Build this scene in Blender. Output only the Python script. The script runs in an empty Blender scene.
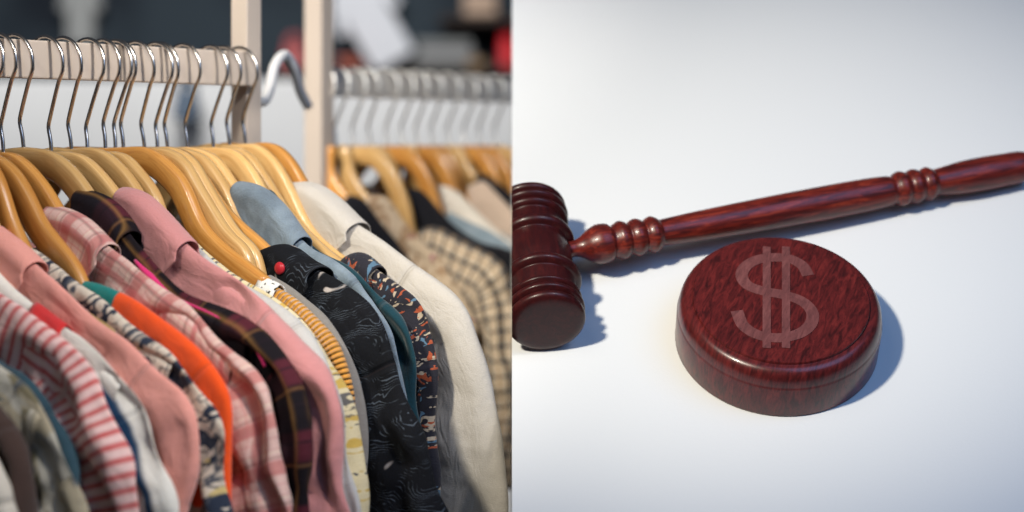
import bpy, bmesh, math, random
from mathutils import Vector, noise

random.seed(7)
C = bpy.context.scene.collection
F = 2000.0            # focal length in picture widths/1024
EYE = 1.45            # lens height above the floor
HOR = 145.0           # row of the horizon
UC = 512.0

# ------------------------------------------------------------------ helpers
def link(o):
    C.objects.link(o); return o

def mesh_obj(name, verts, faces, mat, parent=None, uvs=None, smooth=True):
    me = bpy.data.meshes.new(name)
    me.from_pydata([tuple(v) for v in verts], [], faces)
    if uvs is not None:
        uvl = me.uv_layers.new(name='UVMap')
        for lp in me.loops:
            uvl.data[lp.index].uv = uvs[lp.vertex_index]
    if smooth:
        for p in me.polygons: p.use_smooth = True
    me.update()
    o = bpy.data.objects.new(name, me)
    if mat: me.materials.append(mat)
    link(o)
    if parent: o.parent = parent
    return o

def bm_obj(name, bm, mat, parent=None, smooth=False, bevel=0, angle=None):
    if bevel:
        bmesh.ops.bevel(bm, geom=bm.edges[:], offset=bevel, segments=2, affect='EDGES', profile=.6)
    me = bpy.data.meshes.new(name); bm.to_mesh(me); bm.free()
    if mat: me.materials.append(mat)
    if smooth:
        for p in me.polygons: p.use_smooth = True
        if angle: me.set_sharp_from_angle(angle=math.radians(angle))
    o = bpy.data.objects.new(name, me); link(o)
    if parent: o.parent = parent
    return o

def thing(name, label, cat, group=None):
    o = bpy.data.objects.new(name, None); link(o)
    o.empty_display_size = .05
    return tag(o, label, cat, group)

def tag(o, label, cat, group=None):
    o['label'] = label; o['category'] = cat
    if group: o['group'] = group
    return o

def catmull(pts, step):
    """resample a polyline of 2-D/3-D Vectors with a centripetal-ish spline"""
    P = [2*pts[0]-pts[1]] + list(pts) + [2*pts[-1]-pts[-2]]
    out = []
    for i in range(1, len(P)-2):
        p0, p1, p2, p3 = P[i-1:i+3]
        n = max(1, int((p2-p1).length/step))
        l1 = (p2-p1).length or 1e-6
        m1 = (p2-p0)*(l1/max(1e-6, (p1-p0).length+l1))
        m2 = (p3-p1)*(l1/max(1e-6, (p3-p2).length+l1))
        for k in range(n):
            t = k/n; t2 = t*t; t3 = t2*t
            out.append((2*t3-3*t2+1)*p1 + (t3-2*t2+t)*m1 + (-2*t3+3*t2)*p2 + (t3-t2)*m2)
    out.append(pts[-1].copy())
    return out

def smooth_pts(p, it):
    p = [v.copy() for v in p]
    for _ in range(it):
        q = [v.copy() for v in p]
        for i in range(1, len(p)-1):
            q[i] = (p[i-1]+2*p[i]+p[i+1])/4
        p = q
    return p

def tube(path, rad, seg=10, caps=True):
    """round tube along 3-D path; rad is a number or list"""
    verts, faces = [], []
    n = len(path)
    up = None
    for i, p in enumerate(path):
        t = (path[min(i+1, n-1)]-path[max(i-1, 0)]).normalized()
        if up is None:
            up = Vector((0, 0, 1)) if abs(t.z) < .9 else Vector((1, 0, 0))
        up = (up - t*up.dot(t)).normalized()
        b = t.cross(up)
        r = rad[i] if isinstance(rad, (list, tuple)) else rad
        for k in range(seg):
            a = 2*math.pi*k/seg
            verts.append(p + up*(r*math.cos(a)) + b*(r*math.sin(a)))
    for i in range(n-1):
        for k in range(seg):
            k2 = (k+1) % seg
            faces.append((i*seg+k, i*seg+k2, (i+1)*seg+k2, (i+1)*seg+k))
    if caps:
        faces.append(tuple(range(seg))[::-1])
        faces.append(tuple((n-1)*seg+k for k in range(seg)))
    return verts, faces

def box_bm(bm, lo, hi, mtx=None):
    vs = [bm.verts.new((x, y, z)) for x in (lo[0], hi[0]) for y in (lo[1], hi[1]) for z in (lo[2], hi[2])]
    for f in ((0,1,3,2),(4,6,7,5),(0,4,5,1),(2,3,7,6),(0,2,6,4),(1,5,7,3)):
        bm.faces.new([vs[i] for i in f])
    if mtx:
        for v in vs: v.co = mtx @ v.co
    bmesh.ops.recalc_face_normals(bm, faces=bm.faces[:])

def at(u, v, Y):
    return Vector(((u-UC)/F*Y, Y, EYE-(v-HOR)/F*Y))

# ------------------------------------------------------------------ materials
class NT:
    def __init__(s, name):
        s.m = bpy.data.materials.new(name); s.m.use_nodes = True
        s.t = s.m.node_tree; s.b = s.t.nodes['Principled BSDF']
        s.out = s.t.nodes['Material Output']
    def n(s, kind, **kw):
        nd = s.t.nodes.new(kind)
        for k, v in kw.items():
            if k.startswith('i_'): nd.inputs[k[2:]].default_value = v
            else: setattr(nd, k, v)
        return nd
    def l(s, a, b): s.t.links.new(a, b)
    def math(s, op, a, b=None, clamp=False):
        nd = s.t.nodes.new('ShaderNodeMath'); nd.operation = op; nd.use_clamp = clamp
        for i, x in enumerate((a, b)):
            if x is None: continue
            if isinstance(x, (int, float)): nd.inputs[i].default_value = x
            else: s.l(x, nd.inputs[i])
        return nd.outputs[0]
    def mix(s, fac, a, b, blend='MIX'):
        nd = s.t.nodes.new('ShaderNodeMix'); nd.data_type = 'RGBA'; nd.blend_type = blend
        for sock, x in ((nd.inputs['Factor'], fac), (nd.inputs['A'], a), (nd.inputs['B'], b)):
            if isinstance(x, (int, float)): sock.default_value = x
            elif isinstance(x, (tuple, list)): sock.default_value = (*x, 1) if len(x) == 3 else x
            else: s.l(x, sock)
        return nd.outputs['Result']
    def uv(s):
        nd = s.n('ShaderNodeUVMap'); return nd.outputs[0]
    def xyz(s, vec):
        nd = s.n('ShaderNodeSeparateXYZ'); s.l(vec, nd.inputs[0]); return nd.outputs
    def noise(s, vec, scale, detail=3, rough=.55, dist=0):
        nd = s.n('ShaderNodeTexNoise', i_Scale=scale, i_Detail=detail, i_Roughness=rough, i_Distortion=dist)
        if vec is not None: s.l(vec, nd.inputs['Vector'])
        return nd.outputs['Fac'], nd.outputs['Color']
    def band(s, x, period, width, off=0., soft=.04):
        """1 inside stripes of the given width fraction"""
        f = s.math('FRACT', s.math('ADD', s.math('DIVIDE', x, period), off))
        d = s.math('ABSOLUTE', s.math('SUBTRACT', f, .5))
        return s.ss(d, width/2+soft, width/2-soft)
    def ss(s, x, a, b):
        nd = s.n('ShaderNodeMapRange', interpolation_type='SMOOTHSTEP')
        s.l(x, nd.inputs['Value'])
        nd.inputs['From Min'].default_value = min(a, b); nd.inputs['From Max'].default_value = max(a, b)
        nd.inputs['To Min'].default_value = 0 if a < b else 1
        nd.inputs['To Max'].default_value = 1 if a < b else 0
        return nd.outputs[0]
    def warp(s, vec, scale, amt):
        _, c = s.noise(vec, scale, 2)
        sub = s.n('ShaderNodeVectorMath', operation='SUBTRACT'); s.l(c, sub.inputs[0]); sub.inputs[1].default_value = (.5, .5, .5)
        sc = s.n('ShaderNodeVectorMath', operation='SCALE'); s.l(sub.outputs[0], sc.inputs[0]); sc.inputs['Scale'].default_value = amt
        ad = s.n('ShaderNodeVectorMath', operation='ADD'); s.l(vec, ad.inputs[0]); s.l(sc.outputs[0], ad.inputs[1])
        return ad.outputs[0]
    def bump(s, h, strength, dist):
        nd = s.n('ShaderNodeBump', i_Strength=strength, i_Distance=dist)
        s.l(h, nd.inputs['Height']); s.l(nd.outputs[0], s.b.inputs['Normal'])
        return nd
    def done(s, col, rough=.8, spec=.3, metal=0, coat=0, sheen=0):
        if isinstance(col, tuple): s.b.inputs['Base Color'].default_value = (*col, 1)
        else: s.l(col, s.b.inputs['Base Color'])
        if isinstance(rough, float): s.b.inputs['Roughness'].default_value = rough
        else: s.l(rough, s.b.inputs['Roughness'])
        s.b.inputs['Specular IOR Level'].default_value = spec
        s.b.inputs['Metallic'].default_value = metal
        s.b.inputs['Coat Weight'].default_value = coat
        s.b.inputs['Coat Roughness'].default_value = .08
        s.b.inputs['Sheen Weight'].default_value = sheen
        return s.m

def cloth_finish(t, uv, col, weave=1.0, sheen=.15):
    n1, _ = t.noise(uv, 900, 2)
    n2, _ = t.noise(uv, 45, 4)
    st = t.n('ShaderNodeMapping'); t.l(uv, st.inputs[0]); st.inputs['Scale'].default_value = (.45, 1.5, 1)
    n3, _ = t.noise(st.outputs[0], 26, 3, .6, 1.0)
    xs = t.xyz(t.warp(uv, 9, .02))
    d = t.math('ABSOLUTE', t.math('SUBTRACT', xs[0], t.math('ADD', t.math('MULTIPLY', t.n('ShaderNodeObjectInfo').outputs['Random'], .10), .17)))
    seam = t.ss(d, .0014, .0003)
    ridge = t.math('MULTIPLY', t.ss(d, .006, .001), 1.2)
    crease = t.math('MULTIPLY', t.math('ABSOLUTE', t.math('SUBTRACT', n3, .5)), 1.7)
    h = t.math('ADD', t.math('MULTIPLY', n1, .30), t.math('ADD', t.math('MULTIPLY', n2, .8), t.math('ADD', crease, ridge)))
    t.bump(h, .5*weave, .005)
    col = t.mix(t.math('MULTIPLY', seam, .30), col, (.03, .02, .02))
    # thread-level tint variation
    v = t.math('ADD', t.math('MULTIPLY', n1, .35), .82)
    cmb = t.n('ShaderNodeCombineColor')
    for i in range(3): t.l(v, cmb.inputs[i])
    return t.done(t.mix(1.0, col, cmb.outputs[0], 'MULTIPLY'), .88, .2, sheen=sheen)

def plain(name, c, sheen=.2, weave=1.):
    t = NT(name); uv = t.uv()
    f, _ = t.noise(uv, 18, 3)
    col = t.mix(t.math('MULTIPLY', f, .6), c, tuple(x*.82 for x in c))
    return cloth_finish(t, uv, col, weave, sheen)

def plaid(name, base, stripes, warp=.004, sheen=.12):
    t = NT(name); uv = t.uv(); w = t.warp(uv, 20, warp); x = t.xyz(w)
    col = t.mix(0., base, base)
    for ax, per, wid, off, c, amt in stripes:
        col = t.mix(t.math('MULTIPLY', t.band(x[ax], per, wid, off), amt), col, c)
    return cloth_finish(t, uv, col, 1., sheen)

def floral(name, base, layers, sheen=.1, st=(1, 1)):
    """layers: (scale, distortion, low, high, colour, thickness or None)"""
    t = NT(name); uv = t.uv()
    col = t.mix(0., base, base)
    for k, (sc, di, lo, hi, c) in enumerate(layers):
        mp = t.n('ShaderNodeMapping'); t.l(uv, mp.inputs[0]); mp.inputs['Location'].default_value = (k*3.7+1.3, k*2.1, k*.9); mp.inputs['Scale'].default_value = (st[0], st[1], 1)
        f, _ = t.noise(mp.outputs[0], sc, 2, .5, di)
        a = t.ss(f, lo-.012, lo+.012); b = t.ss(f, hi+.012, hi-.012)
        col = t.mix(t.math('MULTIPLY', a, b), col, c)
    return cloth_finish(t, uv, col, 1, sheen)

def leafy(name):
    t = NT(name); uv = t.uv()
    w = t.warp(uv, 14, .09)
    wv = t.n('ShaderNodeTexWave', wave_type='BANDS', bands_direction='DIAGONAL', i_Scale=120, i_Distortion=7, i_Detail=1.5); wv.inputs['Detail Scale'].default_value = .7
    t.l(w, wv.inputs['Vector'])
    line = t.ss(wv.outputs['Fac'], .86, .98)
    f, _ = t.noise(uv, 45, 3)
    m = t.math('MULTIPLY', line, t.ss(f, .46, .60))
    col = t.mix(m, (.0035, .004, .006), (.070, .085, .105))
    f2, _ = t.noise(uv, 16, 1, .5, 1.5)
    col = t.mix(t.ss(f2, .74, .77), col, (.45, .40, .37))
    return cloth_finish(t, uv, col, 1, .0)

def striped(name):
    t = NT(name); uv = t.uv(); w = t.warp(uv, 12, .006); x = t.xyz(w)
    b = t.band(x[0], .0145, .42, 0, .12)
    f, _ = t.noise(uv, 120, 2)
    col = t.mix(t.math('MULTIPLY', b, t.math('ADD', t.math('MULTIPLY', f, .5), .6)), (.74, .50, .46), (.50, .055, .055))
    return cloth_finish(t, uv, col, 1)

def trimmed(name, base, trim, lo, hi):
    """plain cloth with one coloured band along the face"""
    t = NT(name); uv = t.uv(); x = t.xyz(t.warp(uv, 8, .01))
    a = t.math('ABSOLUTE', x[1])
    m = t.math('MULTIPLY', t.ss(a, lo-.002, lo+.002), t.ss(a, hi+.002, hi-.002))
    return cloth_finish(t, uv, t.mix(m, base, trim))

def colour_start(name, first, rest, s0):
    t = NT(name); uv = t.uv(); x = t.xyz(t.warp(uv, 30, .006))
    m = t.ss(x[0], s0-.001, s0+.001)
    return cloth_finish(t, uv, t.mix(m, first, rest), .8, .25)

def knit(name, c):
    t = NT(name); uv = t.uv(); x = t.xyz(uv)
    r = t.math('SINE', t.math('MULTIPLY', x[0], 2*math.pi/.0062))
    r2 = t.math('SINE', t.math('MULTIPLY', x[1], 2*math.pi/.0035))
    h = t.math('ADD', r, t.math('MULTIPLY', r2, .12))
    t.bump(h, 1.0, .002)
    col = t.mix(t.ss(r, -1, .4), tuple(v*.66 for v in c), c)
    return t.done(col, .9, .15, sheen=.3)

def denim(name, c, c2):
    t = NT(name); uv = t.uv()
    f, _ = t.noise(uv, 30, 4); g, _ = t.noise(uv, 700, 2)
    col = t.mix(t.ss(f, .3, .7), c, c2)
    col = t.mix(t.math('MULTIPLY', g, .18), col, tuple(min(1, x*2.2) for x in c2))
    return cloth_finish(t, uv, col, 1.2)

def hanger_wood(name, c1, c2):
    t = NT(name); tc = t.n('ShaderNodeTexCoord')
    mp = t.n('ShaderNodeMapping'); t.l(t.uv(), mp.inputs[0]); mp.inputs['Scale'].default_value = (9, 170, 1)
    oi = t.n('ShaderNodeObjectInfo')
    t.l(oi.outputs['Random'], mp.inputs['Location'])
    f, _ = t.noise(mp.outputs[0], 1.5, 5, .6, .6)
    col = t.mix(t.ss(f, .3, .7), c1, c2)
    hv = t.n('ShaderNodeHueSaturation'); t.l(col, hv.inputs['Color'])
    t.l(t.math('ADD', t.math('MULTIPLY', oi.outputs['Random'], .50), .76), hv.inputs['Value'])
    t.bump(f, .12, .002)
    return t.done(hv.outputs[0], t.math('ADD', t.math('MULTIPLY', f, .2), .20), .5, coat=.35)

def painted_wood(name, c, k=.85):
    t = NT(name); tc = t.n('ShaderNodeTexCoord')
    mp = t.n('ShaderNodeMapping'); t.l(tc.outputs['Object'], mp.inputs[0]); mp.inputs['Scale'].default_value = (14, 14, 4)
    f, _ = t.noise(mp.outputs[0], 2, 5, .6, .8)
    t.bump(f, .15, .002)
    return t.done(t.mix(f, c, tuple(x*k for x in c)), .55, .35)

def gloss_wood(name, axis_scale, dark, mid, lite, rough=.22, turn=0., coat=.25, spec=.5):
    t = NT(name); tc = t.n('ShaderNodeTexCoord')
    mp = t.n('ShaderNodeMapping'); t.l(tc.outputs['Object'], mp.inputs[0]); mp.inputs['Scale'].default_value = axis_scale
    rt = t.n('ShaderNodeMapping'); t.l(tc.outputs['Object'], rt.inputs[0]); rt.inputs['Rotation'].default_value = (0, 0, turn); t.l(rt.outputs[0], mp.inputs[0])
    w = t.warp(mp.outputs[0], 1.2, .5)
    f, _ = t.noise(w, 2.2, 6, .62, 1.1)
    g, _ = t.noise(w, 9, 4, .7, .4)
    col = t.mix(t.ss(f, .30, .62), dark, mid)
    col = t.mix(t.math('MULTIPLY', t.ss(f, .52, .75), .8), col, lite)
    col = t.mix(t.math('MULTIPLY', t.ss(g, .56, .66), .55), col, tuple(x*.35 for x in dark))
    t.bump(g, .05, .001)
    r = t.math('ADD', t.math('MULTIPLY', g, .15), rough-.07)
    return t.done(col, r, spec, coat=coat)

def metal(name, c, rough):
    t = NT(name)
    f, _ = t.noise(None, 60, 2)
    return t.done(t.mix(f, c, tuple(x*.85 for x in c)), rough, .5, metal=1)

def matte(name, c, var=.12, scale=3., rough=.8):
    t = NT(name); tc = t.n('ShaderNodeTexCoord')
    f, _ = t.noise(tc.outputs['Object'], scale, 4)
    return t.done(t.mix(f, tuple(x*(1+var) for x in c), tuple(x*(1-var) for x in c)), rough, .25)

M = {}
M['hook'] = metal('hook_steel', (.62, .58, .54), .22)
M['hook_pale'] = metal('hook_brushed_steel', (.86, .84, .80), .5)
M['wood_a'] = hanger_wood('hanger_beech', (.68, .44, .185), (.50, .27, .085))
M['wood_b'] = hanger_wood('hanger_amber', (.58, .29, .075), (.42, .165, .03))
M['rack'] = painted_wood('rack_pale_wood', (.56, .47, .39))
M['rack2'] = painted_wood('rack_white_wood', (.76, .71, .63), .93)
M['white'] = matte('white_plastic', (.75, .73, .70), .05)

# ------------------------------------------------------------------ the rails
class Rail:
    def __init__(s, u0, Y0, u1, Y1):
        s.A = Vector(((u0-UC)/F*Y0, Y0)); s.B = Vector(((u1-UC)/F*Y1, Y1))
        d = (s.B-s.A).normalized(); s.d = d
        s.h = Vector((d.y, -d.x))         # the way a hanger points: square to the rail, towards the lens
    def at(s, u):
        a = (u-UC)/F; D = s.B-s.A
        lam = (a*s.A.y-s.A.x)/(D.x-a*D.y)
        return s.A+D*lam
R1 = Rail(0, 2.22, 250, 2.55)
R2 = Rail(345, 3.20, 500, 3.62)

class Plane:
    """upright plane in which one hanger hangs; t along the hanger, z up, n across"""
    def __init__(s, rail, u, swing=0.):
        s.o = rail.at(u)
        a = math.radians(swing); h = rail.h
        s.c = h.x*math.cos(a)-h.y*math.sin(a); s.s = -(h.x*math.sin(a)+h.y*math.cos(a))
    def tz(s, u, v):
        a = (u-UC)/F
        t = (a*s.o.y-s.o.x)/(s.c+a*s.s)
        return Vector((t, EYE-(v-HOR)/F*(s.o.y-t*s.s)))
    def w(s, t, z, n=0.):
        return Vector((s.o.x+t*s.c+n*s.s, s.o.y-t*s.s+n*s.c, z))

def hanger(pl, wood, ridge, mat, label, group, hook_top, parent_rail_bottom, hm='hook'):
    """wood: pixel points along the top edge of the arm from the neck; ridge: (t,z) of the garment's shoulder"""
    root = thing('clothes_hanger', label, 'hanger', group)
    top = [pl.tz(u, v) for u, v in wood]
    top = [p for i, p in enumerate(top) if i == 0 or p.x > top[i-1].x+.004]
    z0 = top[0].y
    pts = [Vector((0, z0-.001))] + [p for p in top if p.x > .012]
    last = pts[-1]
    for p in ridge:
        q = Vector((p.x-.004, p.y-.016))
        if q.x > pts[-1].x+.012 and q.x < .25 and q.y < pts[-1].y+.002: pts.append(q)
    if pts[-1].x < .17:
        dz = (pts[-1].y-pts[-2].y)/max(.01, pts[-1].x-pts[-2].x)
        pts.append(Vector((.19, pts[-1].y+max(-1.2, min(-.3, dz))*(.19-pts[-1].x))))
    xin = top[-1].x+.02
    c = catmull(pts, .006)
    c = smooth_pts(c, 4)
    full = [Vector((-p.x, p.y)) for p in c[:0:-1]] + c
    verts, faces, uvs = [], [], []
    seg = 14; N = len(full); tm = c[-1].x
    s = 0
    for i, p in enumerate(full):
        a = full[max(i-1, 0)]; b = full[min(i+1, N-1)]
        T = (b-a).normalized(); Nn = Vector((-T.y, T.x))
        if i: s += (p-full[i-1]).length
        k = abs(p.x)/tm
        hh = (.0158-.004*k) * (1 if k < .97 else .75); ww = .0082-.0012*k
        inside = min(1, max(0, (abs(p.x)-xin)/.03)); ww *= 1-.45*inside; hh *= 1-.35*inside
        for j in range(seg):
            an = 2*math.pi*j/seg
            cx, sx = math.cos(an), math.sin(an)
            e = .50
            yy = math.copysign(abs(cx)**e, cx)*hh - hh     # top edge on the path
            nn = math.copysign(abs(sx)**e, sx)*ww
            q = p+Nn*yy
            verts.append(pl.w(q.x, q.y, nn)); uvs.append((s, j/seg*.08))
    for i in range(N-1):
        for j in range(seg):
            j2 = (j+1) % seg
            faces.append((i*seg+j, i*seg+j2, (i+1)*seg+j2, (i+1)*seg+j))
    faces.append(tuple(range(seg))[::-1]); faces.append(tuple((N-1)*seg+j for j in range(seg)))
    mesh_obj('wooden_arm', verts, faces, mat, root, uvs)
    # hook
    zt = hook_top
    rl = .0300; tc_ = -.0085; zc = zt-rl
    hp = [(0, z0-.012), (-.002, z0+.012), (-.005, z0+.027), (-.003, z0+.035), (.0135, zc-.023), (.0205, zc-.010)]
    hp = [Vector(p) for p in hp]
    for k in range(9):
        an = math.radians(-2+k*23)
        hp.append(Vector((tc_+rl*math.cos(an), zc+rl*math.sin(an))))
    cc = catmull(hp, .004)
    jit = random.uniform(-.009, .009)
    path = [pl.w(p.x, p.y, jit*max(0, p.y-z0)/.12) for p in cc]
    v, f = tube(path, .0023, 10)
    mesh_obj('hook', v, f, M[hm], root)
    return root

def fold(s, x, seed, k):
    """wrinkle height, metres"""
    a = noise.noise(Vector((s*4.5, x*48.0, seed)))*.022
    b = noise.noise(Vector((s*17.0+x*22, x*26.0, seed+9.1)))*.014
    c = noise.noise(Vector((s*60.0, x*60.0, seed+4.7)))*.0035
    return (a*k+b*(.35+.65*k)+c)

def garment(pl, kind, label, cat, group, ridge_px, mat, depth=.115, b=.0110, collar=None, cmat=None, fold_k=1.4, two=True, wide=1.):
    root = thing(kind, label, cat, group)
    seed = random.uniform(0, 50)
    pts = [pl.tz(u, v) for u, v in ridge_px]
    last = pts[-1]
    pts.append(Vector((last.x-.002, last.y-.09)))
    r = smooth_pts(catmull(pts, .006), 3)
    N = len(r)
    # smoothed inward directions
    T = []
    for i in range(N):
        a = r[max(0, i-5)]; c = r[min(N-1, i+5)]
        T.append((c-a).normalized())
    T = smooth_pts(T, 22)
    seg = 36
    S = [0]
    for i in range(1, N): S.append(S[-1]+(r[i]-r[i-1]).length)
    tmax = max(p.x for p in r)
    def sleeve(sign):
        verts, faces, uvs = [], [], []
        for i in range(N):
            s = S[i]; t = T[i].normalized(); Nn = Vector((t.y, -t.x))   # inwards (down/left)
            k = min(1, max(0, (s-.06)/.25))
            d = depth*(.55+.45*min(1, s/.12))
            sway = noise.noise(Vector((s*7, 7.7, seed)))*.010*k*fold_k
            row = []
            for j in range(seg):
                an = 2*math.pi*j/seg
                cx, sx = math.cos(an), math.sin(an)
                inn = d/2*(1-math.copysign(abs(cx)**.8, cx))
                nn = b*(1+.3*k)*math.copysign(abs(sx)**.85, sx)
                row.append((inn, nn, an))
            acc = 0
            half = []
            for j in range(seg):
                inn, nn, an = row[j]
                # signed distance across the face from the ridge
                x = inn*(1 if nn <= 0 else -1)+nn*.5
                face = abs(math.sin(an))
                h = fold(s*1.0, x, seed, k*fold_k)*fold_k
                nn2 = nn+math.copysign(1, nn if abs(nn) > 1e-6 else -1)*h*face*.85
                lim = b*1.8
                nn2 = max(-lim, min(lim, nn2))
                if r[i].x < .27 and abs(nn) > .0055 and abs(nn2) < .0065: nn2 = math.copysign(.0065, nn)
                inn2 = inn+(noise.noise(Vector((s*13, 3.3, seed)))*.012*k if cx_pos(an) else 0)*fold_k
                q = r[i]+Nn*inn2
                verts.append(pl.w(sign*q.x, q.y, nn2+sway)); uvs.append((s, x))
        for i in range(N-1):
            for j in range(seg):
                j2 = (j+1) % seg
                f = (i*seg+j, i*seg+j2, (i+1)*seg+j2, (i+1)*seg+j)
                faces.append(f)
        faces.append(tuple(range(seg)))
        faces.append(tuple((N-1)*seg+k for k in range(seg)))
        return mesh_obj('sleeve', verts, faces, mat, root, uvs)
    def cx_pos(an): return math.cos(an) > .2
    sleeve(1)
    if two: sleeve(-1)
    # body: front and back panels falling from the shoulder line
    top = [p for p in r if p.x < tmax*.80]
    i1 = next((i for i, p in enumerate(r) if p.x >= tmax*.80), N-1)
    top = r[:i1+1][::2]
    neck = [Vector((-top[0].x+2*top[0].x*k/6, top[0].y-.02-.03*math.sin(math.pi*k/6))) for k in range(1, 6)]
    line = [Vector((-p.x, p.y)) for p in top[::-1]] + neck + top
    bw = .0075
    cols = []
    rows = 46
    zb = min(p.y for p in r)-.02
    verts, faces, uvs = [], [], []
    ring = 2*rows+1
    for i, p in enumerate(line):
        L = p.y-zb-.004
        for j in range(-rows, rows+1):
            q = abs(j)/rows
            zz = p.y-.008-L*q
            w = bw*min(1, math.sqrt(q*rows/2.5)) if q > 0 else 0
            h = fold(q*L*.6, p.x*1.2, seed+20, min(1, q*2))*fold_k
            n = (w+max(-.006, min(.008, h*.8))*min(1, q*6))*(1 if j > 0 else -1)
            verts.append(pl.w(p.x, zz, n)); uvs.append((q*L, p.x))
    for i in range(len(line)-1):
        for j in range(ring-1):
            faces.append((i*ring+j, i*ring+j+1, (i+1)*ring+j+1, (i+1)*ring+j))
    mesh_obj('body', verts, faces, mat, root, uvs)
    if collar:
        ln, drop, lift = collar            # length along the shoulder, depth of the leaf, stand height
        m = max(6, min(N-4, next((i for i, s in enumerate(S) if s > ln), N-4)))
        verts, faces, uvs = [], [], []
        rr = 18
        for i in range(m+1):
            q = i/m; t = T[i].normalized(); Nn = Vector((t.y, -t.x)); s = S[i]
            up = lift*(1-q*.6)
            dl = drop*(.62+.38*math.sin(min(1, q*1.15)*math.pi/2))*(1-.9*max(0, q-.86)/.14)
            for j in range(-rr, rr+1):
                e = j/rr
                ar = abs(e)
                if ar < .3:
                    an = ar/.3*math.pi/2
                    nn = (b*1.2+.004)*math.sin(an); inn = -up*1.0-.003+(.012)*(1-math.cos(an))
                else:
                    k = (ar-.3)/.7
                    nn = (b*1.2+.004)+.005*k*math.sin(q*2.5)+noise.noise(Vector((s*30, k*3, seed)))*.0015
                    inn = -up*1.0-.003+.012+dl*k
                side = 1 if j > 0 else -1
                p = r[i]+Nn*inn+t*(.010*(ar))
                verts.append(pl.w(p.x, p.y, nn*side)); uvs.append((s*1.0+.3, -side*ar*dl))
        ring = 2*rr+1
        for i in range(m):
            for j in range(ring-1):
                faces.append((i*ring+j, i*ring+j+1, (i+1)*ring+j+1, (i+1)*ring+j))
        o = mesh_obj('collar', verts, faces, cmat or mat, root, uvs)
        sm = o.modifiers.new('cloth thickness', 'SOLIDIFY'); sm.thickness = .0022; sm.offset = 0
        o.modifiers.new('round', 'SUBSURF').render_levels = 1
    root['_ridge'] = 1
    del root['_ridge']
    return root, r, S

# cloth materials -----------------------------------------------------------
M['cream0'] = plain('cream_cloth', (.62, .56, .47))
M['brown'] = plain('brown_cloth', (.05, .028, .022))
M['olive'] = floral('olive_print', (.34, .29, .20), [(24, 1.5, .53, .9, (.17, .145, .085)), (30, 2, .55, .64, (.09, .10, .11)), (22, 1, .60, .8, (.44, .41, .34))], st=(.35, 1.3))
M['bluedenim'] = denim('blue_denim', (.014, .035, .05), (.022, .055, .075))
M['striped'] = striped('red_striped_cloth')
M['whitenavy'] = trimmed('white_cloth_navy_band', (.72, .68, .60), (.007, .035, .085), .011, .019)
M['salmon'] = plain('salmon_cloth', (.79, .33, .265), .3)
M['navyfloral'] = floral('navy_leaf_print', (.62, .53, .42), [(17, 2.2, .57, .68, (.022, .03, .05)), (15, 1.2, .49, .512, (.05, .06, .08)), (20, 2.5, .43, .455, (.08, .085, .10)), (16, 1, .645, .9, (.55, .42, .17))])
M['orange'] = colour_start('orange_teal_cloth', (.0, .19, .165), (.86, .085, .008), .062)
M['pinkplaid'] = plaid('pink_plaid', (.66, .43, .37), [
    (0, .046, .30, 0, (.45, .10, .09), .65), (0, .046, .07, .36, (.72, .60, .46), .5), (0, .046, .04, .22, (.20, .07, .06), .7),
    (1, .040, .16, .1, (.45, .08, .08), .65), (1, .040, .05, .42, (.18, .08, .07), .75), (1, .0105, .14, .3, (.55, .16, .16), .4), (0, .0115, .14, .1, (.55, .17, .17), .4)])
M['darkplaid'] = plaid('dark_plaid', (.075, .012, .020), [
    (0, .075, .60, .25, (.005, .004, .006), .97), (1, .060, .45, .2, (.008, .006, .010), .8),
    (0, .0375, .05, .1, (.012, .006, .01), .9), (1, .060, .022, .45, (.36, .18, .05), .6), (0, .075, .016, .5, (.36, .16, .06), .5), (1, .12, .03, .93, (.55, .04, .15), .8)], sheen=.0)
M['dusty'] = plain('dusty_pink_cloth', (.57, .235, .225), .35)
M['yellowfloral'] = floral('pale_yellow_print', (.66, .55, .33), [(60, 1.5, .60, .9, (.12, .11, .10)), (42, 1.2, .62, .9, (.55, .36, .08))])
M['palegrey'] = plain('pale_grey_cloth', (.50, .48, .45))
M['mustard'] = knit('mustard_knit', (.72, .31, .035))
M['grey'] = plain('grey_cloth', (.22, .20, .18))
M['leafy'] = leafy('black_leaf_print')
M['denim'] = denim('pale_denim', (.10, .13, .16), (.185, .23, .27))
M['teal'] = plain('dark_teal_cloth', (.004, .035, .050))
M['darkfloral'] = floral('dark_floral_print', (.018, .017, .024), [(62, 1.4, .60, .72, (.42, .34, .25)), (70, 1.2, .62, .9, (.32, .07, .03)), (66, 1.2, .64, .9, (.08, .15, .22))])
M['jacket'] = plain('oatmeal_cloth', (.52, .475, .42), .2)
M['redlabel'] = plain('red_label_cloth', (.62, .03, .03))
M['dots'] = floral('dotted_cloth', (.72, .70, .66), [(150, 0, .60, .95, (.01, .01, .012))])
M['black'] = plain('black_cloth', (.010, .010, .014), .02)
M['rosefloral'] = floral('beige_rose_print', (.52, .40, .28), [(26, 1.5, .56, .8, (.34, .22, .13)), (22, 1.5, .64, .9, (.28, .07, .12))])
M['tartan'] = plaid('cream_tartan', (.60, .50, .38), [(1, .024, .24, .5, (.02, .02, .026), .85), (0, .024, .24, .2, (.025, .022, .028), .8), (1, .024, .10, .05, (.40, .24, .11), .8), (0, .024, .10, .75, (.40, .24, .11), .7)])
M['greyblue'] = denim('grey_blue_cloth', (.15, .20, .24), (.22, .27, .31))
M['beige'] = plain('beige_cloth', (.60, .46, .36))
M['bright'] = plain('cream_white_cloth', (.72, .66, .58))

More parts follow.
